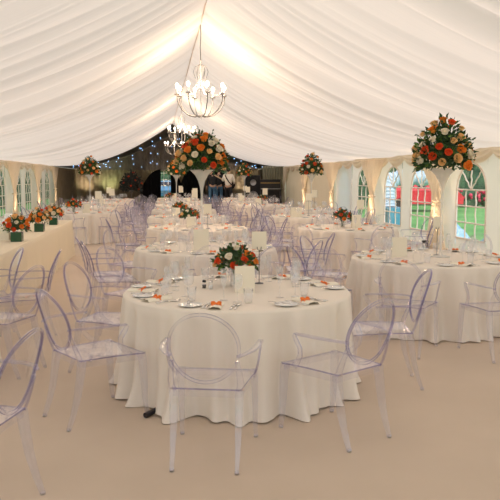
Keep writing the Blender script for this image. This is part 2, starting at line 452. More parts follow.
# ------------------------------------------------------------------ chandeliers
def chandelier():
    r = empty('chandelier')          # origin at hook on the ridge; hangs down
    D = 1.40
    MB().tube([(0, 0, 0), (.006, 0, -.2), (-.006, 0, -.4), (0, 0, -.62)], .008, 6).build('chain', M['dchrome'], r)
    s_ = MB().lathe([(0, -.62), (.03, -.64), (.012, -.67), (.02, -.70), (.045, -.75), (.045, -.80), (.02, -.88), (.012, -.95), (.03, -1.0), (.03, -1.05), (.014, -1.12), (.012, -1.35), (.03, -1.50), (.05, -1.55), (.03, -1.60), (.012, -1.63), (0, -1.66)], 12)
    s_.build('stem', M['glass'], r)
    MB().tube([(0, 0, -.62), (0, 0, -1.62)], .008, 6).build('rod', M['dchrome'], r)
    for q in range(6):               # upper cage scrolls
        a = q * pi / 3
        MB().tube([(cos(a) * x, sin(a) * x, z) for x, z in ((.02, -.70), (.10, -.74), (.13, -.82), (.10, -.92), (.05, -1.0), (.09, -1.06))], .005, 5).build('scroll', M['dchrome'], r)
    for q in range(8):
        a = q * pi / 4 + .2; cx, cy = cos(a), sin(a)
        pr = [(.03, -1.58), (.12, -1.60), (.24, -1.57), (.34, -1.49), (.41, -1.38), (.43, -1.28), (.43, -1.24)]
        arm = MB().tube([(cx * x, cy * x, z) for x, z in pr], .009, 6)
        arm.build('arm', M['dchrome'], r)
        dish = MB().lathe([(0, -1.245), (.03, -1.24), (.05, -1.22), (.052, -1.215), (.02, -1.232)], 10, (cx * .43, cy * .43, 0)).build('drip_pan', M['chrome'], r)
        cd = MB().lathe([(.013, -1.235), (.013, -1.14), (0, -1.14)], 8, (cx * .43, cy * .43, 0)).build('candle', M['candle'], r)
        MB().sphere((cx * .43, cy * .43, -1.08), .027, 8, 7, sc=(1, 1, 1.7)).build('bulb', M['bulb'], cd)
        pts = [(cx * .43, cy * .43, z) for z in (-1.36, -1.345, -1.33, -1.315, -1.30, -1.285, -1.26, -1.24)] + [(cx * (.43 - .38 * u / 21), cy * (.43 - .38 * u / 21), -1.22 + .22 * u / 21 - .11 * sin(pi * u / 21)) for u in range(22)]
        cr = MB().tube(pts, [.002, .011, .004, .012, .004, .010, .003, .003] + [(.010, .010, .003)[u % 3] for u in range(22)], 6)
        cr.build('crystal_drops', M['glass'], r)
    return r
CH = Proto(chandelier())
for i, (y, lab) in enumerate([(12.2, 'nearest and largest crystal chandelier with candle bulbs under the ridge'), (22.1, 'second crystal chandelier, behind the nearest one and above the middle row'), (31.6, 'farthest and smallest crystal chandelier before the dark lining')]):
    z0 = RIDGE - .09
    CH.put((MX, y, z0), i * .3, lab, 'chandelier', 'chandeliers along the ridge', sc=1.0)
    l = bpy.data.lights.new('chandelier_light', 'POINT'); l.energy = 78; l.color = (1, .74, .48); l.shadow_soft_size = .3
    link('chandelier_light', l, None, (MX, y, z0 - 1.0))

# ------------------------------------------------------------------ chairs
def chair_proto():
    r = empty('armchair'); pm = [M['plastic'], M['pedge'], M['prim']]
    # seat: trapezoid, dished, front lip turned down
    m = MB(); nx, ny = 9, 9
    def sp(i, j, dz=0):
        u = i / (nx - 1) - .5; v = j / (ny - 1); w = .40 + .10 * v
        z = .462 - .012 * (1 - (2 * u) ** 2) * sin(pi * v) - .012 * v ** 3
        return (u * w, -.215 + .46 * v, z + dz)
    m.quadgrid(nx, ny, lambda i, j: sp(i, j)); m.quadgrid(nx, ny, lambda i, j: sp(nx - 1 - i, j, -.010))
    ring = [(i, 0) for i in range(nx)] + [(nx - 1, j) for j in range(1, ny)] + [(i, ny - 1) for i in range(nx - 2, -1, -1)] + [(0, j) for j in range(ny - 2, 0, -1)]
    for q in range(len(ring)):
        a, b = ring[q], ring[(q + 1) % len(ring)]
        m.face([sp(*a), sp(*b), sp(*b, -.010), sp(*a, -.010)], 2)
    # shallow apron under the rim
    pts = [(-.195, -.205, .432), (.195, -.205, .432), (.242, .235, .425), (-.242, .235, .425)]
    m.strip(pts, lambda i: (0, 0, 1), .045, .006, closed=True, edge=0)
    m.build('seat', pm, r, smooth=False)
    # oval back
    m = MB(); n = 40
    def ov(a, k=1.0, off=0.0):
        x = .198 * cos(a) * k; h = .212 * sin(a) * k
        z = .718 + h * .97; y = -.262 - (z - .5) * .30 + .035 * (x / .2) ** 2
        return Vector((x, y + off, z))
    m.strip([ov(2 * pi * i / n) for i in range(n)], lambda i: (cos(2 * pi * i / n), 0, sin(2 * pi * i / n)), .018, .014, closed=True, edge=2, body=0)
    m.quadgrid(n, 5, lambda i, j: ov(2 * pi * i / n, .03 + .92 * j / 4, 0), closeu=True)
    # uprights from the rear seat corners into the oval
    for s_ in (-1, 1):
        m.strip([(s_ * .195, -.215, .455), (s_ * .200, -.232, .50), (s_ * .196, -.255, .56), (s_ * .186, -.282, .64)], lambda i: (s_, .5, 0), [.045, .040, .034, .022], .014, edge=1)
    m.build('backrest', pm, r)
    for s_ in (-1, 1):
        m = MB()
        top = [(s_ * .190, -.296, .672), (s_ * .225, -.262, .680), (s_ * .262, -.18, .683), (s_ * .278, -.08, .682), (s_ * .284, .03, .680), (s_ * .286, .085, .676)]
        post = [(s_ * .286, .090, .672), (s_ * .285, .070, .635), (s_ * .280, .040, .590), (s_ * .272, .045, .54), (s_ * .256, .085, .49), (s_ * .244, .13, .452)]
        m.strip(top, lambda i: (1, -.3, 0) if i < 2 else (1, 0, 0), [.020, .026, .034, .038, .038, .030], .012)
        m.strip(post, lambda i: (0, 1, .2), [.030, .036, .036, .034, .036, .045], .013)
        m.build('armrest', pm, r)
    def leg(pts, ws):
        m = MB(); m.strip(pts, lambda i: (1, 0, 0), ws, ws, edge=0, body=0)
        # corner lines of the moulding
        p = pts[-1]; m.lathe([(0, 0), (.015, 0), (.016, .012), (.010, .02)], 8, (p[0], p[1], 0))
        return m.build('leg', [M['pleg'], M['pedge']], r, smooth=False)
    for s_ in (-1, 1):
        leg([(s_ * .232, .228, .452), (s_ * .236, .238, .36), (s_ * .238, .244, .22), (s_ * .238, .250, .10), (s_ * .240, .262, .006)], [.046, .042, .036, .028, .022])
        leg([(s_ * .190, -.200, .452), (s_ * .190, -.212, .36), (s_ * .188, -.236, .22), (s_ * .187, -.270, .10), (s_ * .186, -.305, .006)], [.046, .042, .036, .028, .022])
    return r
CHAIR = Proto(chair_proto())
chairs = []
def put_chair(x, y, face, where, group):
    chairs.append((x, y))
    return CHAIR.put((x, y, 0), rad(face - 90), 'clear plastic armchair ' + where, 'chair', group)

# ------------------------------------------------------------------ tables
def round_cloth(seed, Rr=.905, H=.762):
    rr = random.Random(seed); n = 400
    ph = [rr.uniform(0, 2 * pi) for _ in range(5)]; fr = [11, 19, 28, 41]
    prof = [(0.02, 0), (.45, 0), (.8, 0), (.955, 0), (.985, -.004), (1.0, -.018)]
    def fn(i, j):
        a = 2 * pi * i / n
        if j < 6: k, dz = prof[j]; return (Rr * k * cos(a), Rr * k * sin(a), H + dz)
        t = (j - 5) / 11; z = (H - .018) * (1 - t) + .004 * t
        f = sum(sin(fr[q] * a + ph[q] + .6 * t * sin(3 * a + ph[4])) * w for q, w in enumerate((.35, .4, .35, .2)))
        f = (1 if f > 0 else -1) * abs(f) ** .85; rad_ = Rr + .012 * t + (.062 * t ** .5 + .03 * t) * f + .035 * t ** 7 * (1 + sin(13 * a + ph[2]))
        return (rad_ * cos(a), rad_ * sin(a), z + (.012 * abs(sin(7 * a + ph[1])) * (t > .99)))
    return MB().quadgrid(n, 17, fn, closeu=True).mesh('tablecloth', M['cloth'])
cloth_meshes = [round_cloth(s_) for s_ in (1, 2, 3)]
TOPZ = .762
# tables: name phrase, centre, detail, centrepiece
T = {
 'C1': ('the front round table', .618, 5.37, 2, 'low'),
 'C2': ('the second middle-row table', .60, 8.75, 2, 'tall'),
 'C3': ('the third middle-row table', .70, 12.35, 1, 'low'),
 'C4': ('the fourth middle-row table', .66, 15.9, 1, 'low'),
 'C5': ('the fifth middle-row table', .72, 19.4, 0, 'none'),
 'C6': ('the sixth middle-row table', .78, 23.0, 0, 'tall'),
 'C7': ('the seventh middle-row table', .80, 26.6, 0, 'low'),
 'C8': ('the farthest middle-row table', .85, 30.2, 0, 'none'),
 'R1': ('the nearest right-row table', 3.07, 7.33, 2, 'tall'),
 'R2': ('the second right-row table', 3.40, 12.0, 1, 'low'),
 'R3': ('the third right-row table', 3.50, 15.75, 1, 'none'),
 'R4': ('the fourth right-row table', 4.25, 19.2, 0, 'tall'),
 'R5': ('the fifth right-row table', 3.45, 22.7, 0, 'low'),
 'R6': ('the sixth right-row table', 3.35, 26.4, 0, 'none'),
 'R7': ('the farthest right-row table', 3.75, 30.0, 0, 'tall'),
 'L1': ('the first table past the long one', -1.95, 18.3, 1, 'low'),
 'L2': ('the second table past the long one', -2.15, 22.1, 0, 'tall'),
 'L3': ('the third table past the long one', -2.0, 25.8, 0, 'none'),
 'L4': ('the farthest table on the left', -1.9, 29.4, 0, 'none'),
 'T0': ('the table cut by the left edge', -2.30, 5.75, 1, 'none'),
}
pos8 = {0: 'right', 45: 'far-right', 90: 'far', 135: 'far-left', 180: 'left', 225: 'near-left', 270: 'near', 315: 'near-right'}
for i, (k, (ph, x, y, d, cp)) in enumerate(T.items()):
    o = link('tablecloth', cloth_meshes[i % 3], None, (x, y, 0), (0, 0, i * .8))
    tag(o, 'white floor-length cloth covering ' + ph, 'tablecloth', 'white round tablecloths')
# the front table itself shows one dark foot below the hem
rt = empty('round_table', (.618, 5.37, 0))
MB().lathe([(0, .745), (.88, .745), (.88, .72), (0, .72)], 48).build('tabletop', M['wood'], rt, smooth=False)
for a in (45, 135, 226, 315):
    r_ = 1.05 if a == 226 else .62
    m = MB().tube([(.5 * cos(rad(a)), .5 * sin(rad(a)), .72), (.5 * cos(rad(a)), .5 * sin(rad(a)), .08)], .016, 8)
    lg = m.build('leg', M['frame'], rt)
    MB().tube([(.5 * cos(rad(a)), .5 * sin(rad(a)), .08), (r_ * .7 * cos(rad(a)), r_ * .7 * sin(rad(a)), .05), (r_ * cos(rad(a)), r_ * sin(rad(a)), .02)], [.018, .018, .020], 8).build('foot', M['foot'], lg)
tag(rt, 'folding round table hidden under the front cloth, one black foot showing at the hem', 'table')

# place settings ----------------------------------------------------
def P_(o): return Proto(o)
plate = P_(MB().lathe([(0, 0), (.045, 0), (.05, .004), (.085, .012), (.085, .015), (.052, .008), (0, .006)], 24).build('side_plate', M['china']))
def napkin_proto():
    r = empty('folded_napkin')
    m = MB()
    m.quadgrid(9, 13, lambda i, j: ((i / 8 - .5) * (.085 + .02 * abs(j / 12 - .5)), (j / 12 - .5) * .23, .004 + .016 * sin(pi * i / 8) ** .5 * (1 - .35 * math.exp(-((j / 12 - .5) * 8) ** 2)) + .003 * sin(i * 2.2)))
    m.quadgrid(9, 2, lambda i, j: ((i / 8 - .5) * .09, (j - .5) * .23, .001))
    m.build('linen', M['napkin'], r)
    b = MB()
    b.strip([(-.05, 0, .005), (-.045, 0, .016), (0, 0, .022), (.045, 0, .016), (.05, 0, .005)], lambda i: (0, 1, 0), .014, .002, edge=0)
    for s_ in (-1, 1):
        b.strip([(0, 0, .024), (s_ * .022, .014, .038), (s_ * .045, .016, .034), (s_ * .046, -.004, .028), (s_ * .02, -.006, .027), (0, 0, .024)], lambda i: (0, .3, 1), .016, .002, edge=0)
        b.strip([(0, 0, .024), (s_ * .02, -.022, .024), (s_ * .04, -.046, .014)], lambda i: (1, .4, 0), .014, .002, edge=0)
    b.sphere((0, 0, .026), .009, 6, 5)
    bw = b.build('ribbon_bow', M['orange'], r); bw.scale = (.78, .78, .85)
    return r
napkin = P_(napkin_proto())
def cutlery(kind):
    m = MB(); L = .19
    if kind == 'fork':
        m.strip([(0, 0, .004), (0, .06, .006), (0, .13, .004)], lambda i: (1, 0, 0), [.016, .007, .007], .003, edge=0)
        m.strip([(0, .125, .004), (0, .15, .006)], lambda i: (1, 0, 0), [.010, .024], .002, edge=0)
        for k in range(4): m.box((-.0095 + k * .0063, .17, .006), (.0028, .045, .002))
    elif kind == 'knife':
        m.strip([(0, 0, .005), (0, .10, .005)], lambda i: (1, 0, 0), [.015, .012], .006, edge=0)
        m.strip([(0, .10, .004), (.002, .16, .004), (.004, .215, .004)], lambda i: (1, 0, 0), [.014, .020, .006], .002, edge=0)
    else:
        m.strip([(0, 0, .004), (0, .06, .006), (0, .14, .004)], lambda i: (1, 0, 0), [.016, .006, .007], .003, edge=0)
        m.sphere((0, .165, .006), .02, 10, 6, sc=(1, 1.5, .2))
    return m
fork = P_(cutlery('fork').build('fork', M['steel'])); knife = P_(cutlery('knife').build('knife', M['steel'])); spoon = P_(cutlery('spoon').build('spoon', M['steel']))
def glassw(prof, name): return P_(MB().lathe(prof, 14).build(name, M['glass']))
wine = glassw([(0, .002), (.034, .002), (.034, .004), (.006, .010), (.0045, .03), (.0045, .085), (.014, .095), (.033, .115), (.040, .145), (.036, .185), (.031, .205), (.030, .205), (.034, .185), (.038, .145), (.031, .118), (.010, .100)], 'wine_glass')
flute = glassw([(0, .002), (.030, .002), (.030, .004), (.005, .010), (.004, .09), (.014, .11), (.023, .15), (.025, .20), (.022, .235), (.021, .235), (.023, .20), (.021, .15), (.008, .11)], 'champagne_flute')
tumbler = glassw([(0, .003), (.030, .003), (.033, .05), (.036, .105), (.035, .105), (.031, .05), (.028, .008), (0, .008)], 'water_tumbler')
def lm(cx, cy, face, lx, ly):       # local (x right of sitter, y towards the middle) from the rim point
    f = rad(face); fx, fy = cos(f), sin(f)
    return cx + fx * ly + fy * lx, cy + fy * ly - fx * lx
def setting(tk, ang, detail, pname, jit):
    ph, tx, ty = T[tk][:3]; a = rad(ang); ex, ey = tx + .905 * cos(a), ty + .905 * sin(a); face = ang + 180
    def at(lx, ly): p = lm(ex, ey, face, lx + jit.uniform(-.01, .01), ly + jit.uniform(-.012, .012)); return (p[0], p[1], TOPZ + .001)
    rz = rad(face - 90); where = 'of ' + ph if False else 'on ' + ph
    g = ' on ' + ph
    near = detail == 2
    L = (lambda s_: s_ + ', ' + pname + ' setting') if near or detail == 1 else (lambda s_: s_)
    plate.put(at(-.21, .15), rz, L('round white side plate on ' + ph), 'plate', 'side plates' + g)
    napkin.put(at(-.02, .155), rz + rad(jit.uniform(-20, 20)) + (pi / 2 if not near else 0) * 0, L('ivory folded napkin with orange bow on ' + ph), 'napkin', 'napkins' + g)
    if near:
        fork.put(at(-.115, .07), rz, 'outer silver fork left of the napkin on %s, %s setting' % (ph, pname), 'fork', 'forks' + g)
        fork.put(at(-.085, .09), rz, 'inner silver fork left of the napkin on %s, %s setting' % (ph, pname), 'fork', 'forks' + g)
        knife.put(at(.085, .07), rz, 'silver knife right of the napkin on %s, %s setting' % (ph, pname), 'knife', 'knives' + g)
        spoon.put(at(.12, .07), rz, 'silver spoon beside the knife on %s, %s setting' % (ph, pname), 'spoon', 'spoons' + g)
        q = at(-.21, .075); knife.put((q[0], q[1], TOPZ + .0165), rz + .25, 'small silver knife lying on the side plate on %s, %s setting' % (ph, pname), 'knife', 'knives' + g)
        wine.put(at(.09, .36), rz, 'clear wine glass on %s, %s setting' % (ph, pname), 'glass', 'wine glasses' + g)
        flute.put(at(-.02, .41), rz, 'slim champagne flute on %s, %s setting' % (ph, pname), 'glass', 'champagne flutes' + g)
        tumbler.put(at(.17, .33), rz, 'low clear water tumbler on %s, %s setting' % (ph, pname), 'glass', 'water tumblers' + g)
    else:
        wine.put(at(.09, .36), rz, L('clear wine glass on ' + ph), 'glass', 'wine glasses' + g)
        flute.put(at(-.02, .41), rz, L('slim champagne flute on ' + ph), 'glass', 'champagne flutes' + g)
EX = {  # hand placed chairs: table -> list of (x, y, facing, phrase)
 'C1': [(.306, 3.98, 76.5, 'at the near side of the front table, back to the viewer'),
        (-.45, 4.757, 33, 'at the near left of the front table, seen side on, pulled out'),
        (1.13, 4.22, 121, 'at the near right of the front table, seen from behind'),
        (1.76, 5.20, 171, 'on the right side of the front table, facing left'),
        (-.42, 5.88, -22, 'on the left side of the front table, behind the side-on chair'),
        (.55, 6.98, 268, 'on the far side of the front table behind the orange bouquet'),
        (1.52, 6.62, 235, 'at the far right of the front table, above the glasses'),
        (-.28, 7.15, -38, 'beyond the front table, far left, turned towards the second table')],
 'R1': [(2.36, 6.20, 57, 'at the near left of the nearest right-row table'),
        (3.14, 5.93, 92, 'at the nearest right-row table beside the right picture edge')],
 'T0': [(-1.36, 5.98, 155, 'at the left edge, oval back turned half away'),
        (-1.38, 7.05, 184, 'at the left, seen edge-on before the long table front'),
        (-1.78, 7.20, 200, 'at the very left edge, glinting by the long table'),
        (-.97, 3.45, 163, 'in the bottom left corner, cut by the picture edge'),
        (-1.50, 4.72, 170, 'at the left edge above the bottom left corner chair')],
 'C2': [(-.52, 8.15, 12, 'at the near left of the second middle table, seen edge-on')],
}
jit = random.Random(99)
off = {'C1': 0, 'R1': 0}
for k, (ph, x, y, det, cp) in T.items():
    angs = [0, 45, 90, 135, 180, 225, 270, 315]
    if k == 'C1': sa = [11, 52, 95, 144, 180, 213, 254, 306]
    else:
        o_ = jit.uniform(-8, 8); sa = [a + o_ for a in angs]
    for a0, a in zip(angs, sa):
        if k == 'T0' and a0 not in (0, 45, 315, 90): continue
        setting(k, a, det, pos8[a0], jit)
    for (cx, cy, fc, lab) in EX.get(k, []): put_chair(cx, cy, fc, lab, 'clear armchairs around ' + ph)
    if k in ('C1', 'T0'): continue
    skip = {'R1': (225, 270), 'C2': (225,), 'C3': (), }.get(k, ())
    for a0, a in zip(angs, sa):
        if a0 in skip: continue
        if k == 'C2' and a0 == 270: a += 18
        r_ = 1.25 + jit.uniform(-.03, .10)
        put_chair(x + r_ * cos(rad(a)), y + r_ * sin(rad(a)), a + 180 + jit.uniform(-14, 14), 'standing on the %s side of %s' % (pos8[a0], ph), 'clear armchairs around ' + ph)

# ------------------------------------------------------------------ flowers
def rose_mesh(m_):
    m = MB()
    for ring, (n, rr_, h, tilt) in enumerate(((3, .36, .80, -.10), (4, .66, .72, .0), (5, .92, .58, .35))):
        for k in range(n):
            a0 = 2 * pi * k / n + ring * .6
            def fn(i, j):
                u = (i / 4 - .5); v = j / 3
                a = a0 + u * 2 * pi / n * 1.45
                rad_ = rr_ * (.25 + .75 * v ** .6) * (1 - .10 * (2 * u) ** 2) + tilt * .25 * v ** 3
                return (rad_ * cos(a), rad_ * sin(a), -.45 + (h + .35) * v ** .8 - .10 * (2 * u) ** 2 * v - tilt * .18 * v ** 4)
            m.quadgrid(5, 4, fn)
    m.sphere((0, 0, .1), .26, 8, 5, sc=(1, 1, 1.6)); m.sphere((0, 0, -.2), .72, 10, 6, sc=(1, 1, .62))
    return m.mesh('rose', m_)
ROSE = {k: rose_mesh(M[k]) for k in ('r_or', 'r_red', 'r_pe', 'r_wh')}
RL = {'r_or': 'orange rose', 'r_red': 'red-orange rose', 'r_pe': 'peach rose', 'r_wh': 'cream rose'}
def foliage(seed, rx, rz, nleaf, base=-.1, sprigs=6, lsz=.035, peak=0):
    rr = random.Random(seed); m = MB()
    def leaf(p, d, L, w, mi):
        d = d.normalized(); s_ = d.cross(Vector((rr.uniform(-1, 1), rr.uniform(-1, 1), rr.uniform(-.3, 1))))
        if s_.length < .05: return
        s_.normalize(); nn = s_.cross(d)
        b = len(m.v)
        for q in (p, p + d * L * .5 + s_ * w + nn * w * .3, p + d * L, p + d * L * .5 - s_ * w + nn * w * .3): m.v.append(tuple(q))
        m.f.append((b, b + 1, b + 2, b + 3)); m.m.append(mi)
    for _ in range(nleaf):
        th = rr.uniform(0, 2 * pi); ph = math.acos(rr.uniform(-.35, 1)); k = rr.uniform(.55, 1.0)
        n_ = Vector((sin(ph) * cos(th), sin(ph) * sin(th), cos(ph)))
        p = Vector((n_.x * rx * k, n_.y * rx * k, n_.z * rz * k * (1 + peak * max(0, n_.z) ** 4) + base))
        leaf(p, n_ + Vector((rr.uniform(-.7, .7), rr.uniform(-.7, .7), rr.uniform(-.7, .5))), lsz * rr.uniform(.8, 1.7), lsz * .32, 0 if rr.random() < .8 else 1)
    for _ in range(sprigs):
        th = rr.uniform(0, 2 * pi); ph = rr.uniform(.1, 1.5)
        n_ = Vector((sin(ph) * cos(th), sin(ph) * sin(th), cos(ph))); L = rr.uniform(1.05, 1.35)
        pts = [Vector((n_.x * rx * k, n_.y * rx * k, n_.z * rz * k + base + .03 * (k - .6))) for k in (.5, .8, L * .9, L)]
        m.tube(pts, .0025, 4)
        for q in range(9):
            p = pts[1].lerp(pts[3], q / 8); leaf(p, n_ + Vector((rr.uniform(-1, 1), rr.uniform(-1, 1), rr.uniform(-1, 1))), lsz * .8, lsz * .22, 0)
    # dense core so light does not show through
    m.sphere((0, 0, base + rz * .2), rx * .52, 12, 8, sc=(1, 1, rz / rx * .9))
    if peak: m.lathe([(rx * .36, base + rz * .4), (rx * .20, base + rz * .85), (rx * .07, base + rz * (1 + peak * .6)), (0, base + rz * (1 + peak * .8))], 10)
    return m
def bouquet(root, z, rx, rz, nr, rs, seed, nleaf=260, lsz=.035, sprigs=6, cols='oorrppww', peak=0):
    rr = random.Random(seed)
    link('foliage', foliage(seed, rx, rz, nleaf, 0, sprigs, lsz, peak).mesh('foliage', [M['leaf'], M['leaf2']], False), root, (0, 0, z))
    cm = {'o': 'r_or', 'r': 'r_red', 'p': 'r_pe', 'w': 'r_wh'}
    for k in range(nr):
        # golden spiral over the dome
        t = (k + .5) / nr; ph = math.acos(1 - t * 1.22); th = k * 2.39996 + seed
        n_ = Vector((sin(ph) * cos(th), sin(ph) * sin(th), cos(ph)))
        kk = rr.uniform(.90, 1.08); c = cols[rr.randrange(len(cols))]
        pz = n_.z * rz * kk * (1 + peak * max(0, n_.z) ** 4)
        o = link('rose', ROSE[cm[c]], root, (n_.x * rx * kk, n_.y * rx * kk, z + pz))
        s_ = rs * rr.uniform(.72, 1.15); o.scale = (s_, s_, s_)
        o.rotation_euler = (n_ + Vector((0, 0, .25))).to_track_quat('Z', 'Y').to_euler(); o['label'] = RL[cm[c]]
def tall_arr(x, y, label, seed, nr=46, z=TOPZ, peak=.48):
    r = empty('floral_arrangement', (x, y, z))
    v = MB().lathe([(0, .001), (.11, .001), (.11, .006), (.03, .018), (.014, .04), (.012, .45), (.014, .66), (.022, .76), (.045, .85), (.085, .93), (.14, .985), (.165, 1.0), (.16, 1.0), (.13, .98), (.07, .925), (.035, .86), (.008, .78)], 28)
    v.build('trumpet_vase', M['vase'], r)
    bouquet(r, 1.10, .315, .32, nr, .053, seed, 1100, .052, 10, peak=peak)
    # roses trailing at the rim
    tag(r, label, 'flower arrangement', 'tall trumpet vases of orange roses'); return r
def low_arr(x, y, label, seed, nr=15, sc=1.0, z=TOPZ):
    r = empty('floral_centrepiece', (x, y, z))
    MB().lathe([(0, .002), (.045, .002), (.048, .01), (.05, .12), (.052, .15), (.049, .15), (.046, .02), (0, .012)], 18).build('glass_vase', M['glass'], r)
    st = MB(); rr = random.Random(seed)
    for k in range(9): a = k * .7; st.tube([(.02 * cos(a + 2), .02 * sin(a + 2), .015), (.035 * cos(a), .035 * sin(a), .15)], .003, 4)
    st.build('stems', M['stemg'], r)
    bouquet(r, .19, .165 * sc, .11 * sc, nr, .034 * sc, seed, 260, .040, 12, cols='oorrrrpw', peak=.3)
    tag(r, label, 'flower arrangement', 'low orange rose centrepieces'); return r
def cube_arr(x, y, label, seed):
    r = empty('floral_centrepiece', (x, y, TOPZ))
    m = MB(); w = .07
    m.box((0, 0, .068), (.15, .15, .136)); m.build('cube_vase', M['greenglass'], r, smooth=False)
    bouquet(r, .20, .175, .14, 24, .042, seed, 260, .038, 4, cols='orppwwor', peak=.3)
    tag(r, label, 'flower arrangement', 'cube vases on the long cream table'); return r
names = {k: v[0] for k, v in T.items()}
tall_arr(.566, 8.95, 'large tall trumpet vase of orange roses in the middle, below the chandelier', 3, 52, peak=.12)
tall_arr(3.18, 7.35, 'tall trumpet vase of orange roses at the right, before the windows', 4, 46)
tall_arr(4.25, 18.7, 'tall trumpet vase of orange roses before the cream drapes, right of centre', 5, 32)
tall_arr(-2.15, 22.2, 'tall trumpet vase of orange roses far left against the dim back wall', 6, 32)
tall_arr(.62, 23.5, 'tall trumpet vase of orange roses seen behind the left of the large one', 7, 26)
tall_arr(3.78, 30.0, 'small distant tall vase of orange roses beside the musician', 8, 26)
low_arr(.63, 5.55, 'low orange and red rose bouquet on the front round table', 11, 17, 1.02)
low_arr(.57, 12.6, 'low orange rose bouquet on the third middle-row table', 12)
low_arr(.50, 15.9, 'low orange rose bouquet on the fourth middle-row table', 13)
low_arr(.45, 26.4, 'tiny distant low bouquet near the far end of the middle row', 14)
low_arr(3.28, 11.9, 'low dark-leaved orange bouquet on the second right table before the window', 15)
low_arr(3.45, 22.6, 'small low orange bouquet below the far right drapes', 16)
low_arr(-2.15, 17.9, 'low orange bouquet just beyond the far end of the long table', 17, 18, 1.15)

# ------------------------------------------------------------------ cards
def card_stand(x, y, h, w, ch, rz, label, z=TOPZ):
    r = empty('table_card_stand', (x, y, z), rz)
    m = MB().lathe([(0, .001), (.038, .001), (.036, .007), (.008, .012), (.004, .016)], 14)
    m.tube([(0, 0, .012), (0, 0, h)], .0035, 6)
    m.tube([(-.018, 0, h + .03), (-.014, 0, h + .006), (0, 0, h), (.014, 0, h + .006), (.018, 0, h + .03)], .003, 6)
    m.build('stand', M['dchrome'], r)
    MB().box((0, .004, h + .008 + ch / 2), (w, .002, ch)).build('card', M['card'], r, smooth=False)
    tag(r, label, 'table card', 'cards on tall wire stands'); return r
def menu(x, y, w, h, rz, label, z=TOPZ):
    m = MB(); t = .0025
    for s_ in (-1, 1):
        m.box((0, 0, 0), (w, t, h), rot=None) if False else None
    m.face([(-w / 2, 0, 0), (w / 2, 0, 0), (w / 2, .012, h), (-w / 2, .012, h)]); m.face([(-w / 2, .07, 0), (-w / 2, .0145, h), (w / 2, .0145, h), (w / 2, .07, 0)])
    m.face([(-w / 2, .012, h), (w / 2, .012, h), (w / 2, .0145, h), (-w / 2, .0145, h)])
    m.face([(-w / 2, .003, 0), (-w / 2, .014, h), (w / 2, .014, h), (w / 2, .003, 0)])
    o = m.build('menu_card', M['card'], None, False, (x, y, z)); o.rotation_euler = (0, 0, rz)
    return tag(o, label, 'menu card', 'ivory menu cards standing on the tables')
card_stand(.84, 5.66, .285, .125, .15, -.05, 'ivory card held up behind the front bouquet on a wire stand')
menu(.66, 5.21, .155, .21, -.1, 'ivory folded menu card standing before the front bouquet')
menu(.52, 8.42, .19, .26, -.05, 'large ivory menu card on the second middle table before the tall stem')
card_stand(.86, 12.0, .25, .14, .18, 0, 'ivory card on a wire stand right of the tall vase stem')
menu(.58, 12.1, .17, .21, 0, 'ivory menu card before the nearer small bouquet of the middle row')
menu(.40, 15.6, .18, .22, .1, 'ivory menu card before the fourth table bouquet in the middle row')
card_stand(3.20, 7.50, .30, .10, .14, -.1, 'ivory card on a wire stand at the nearest right table before the lawn window')
menu(2.72, 7.42, .175, .22, -.1, 'ivory menu card on the nearest right table, left of the wine glasses')
menu(3.50, 11.75, .17, .24, 0, 'ivory menu card right of the dark-leaved bouquet')
card_stand(3.75, 12.35, .30, .14, .18, 0, 'ivory card on a wire stand on the second right table')
menu(3.15, 15.4, .26, .22, 0, 'ivory menu card on the third right table')
card_stand(3.55, 15.9, .34, .15, .18, 0, 'ivory card on a wire stand on the third right table')
far = [('C5', .75, .15), ('C6', .95, 0), ('C7', .6, -.2), ('R4', 4.2, 0), ('R5', 3.3, .3), ('R6', 3.2, 0), ('L1', -1.85, 0), ('L2', -1.75, .2), ('L3', -2.1, 0), ('R7', 3.55, 0), ('C8', .7, 0)]
for i, (k, x, o_) in enumerate(far):
    ty = T[k][2]
    menu(x, ty - .35, .19, .23, o_, 'small distant ivory menu card on ' + names[k])
    card_stand(x + .28, ty + .1, .32, .17, .22, 0, 'small distant ivory card on a stand on ' + names[k])

# salt and pepper by the front bouquet
def shaker(x, y, label, m2):
    r = empty('condiment_shaker', (x, y, TOPZ + .001))
    MB().lathe([(0, 0), (.018, 0), (.019, .03), (.015, .05)], 12).build('body', M['glass'], r)
    MB().lathe([(.015, .05), (.016, .052), (.014, .066), (0, .069)], 12).build('cap', m2, r)
    MB().lathe([(0, .003), (.015, .003), (.016, .03), (0, .032)], 12).build('contents', m2 if m2 is M['foot'] else M['cake'], r)
    tag(r, label, 'shaker')
shaker(.36, 5.47, 'small dark-capped pepper shaker left of the front bouquet', M['foot'])
shaker(.41, 5.42, 'small clear salt shaker left of the front bouquet', M['steel'])

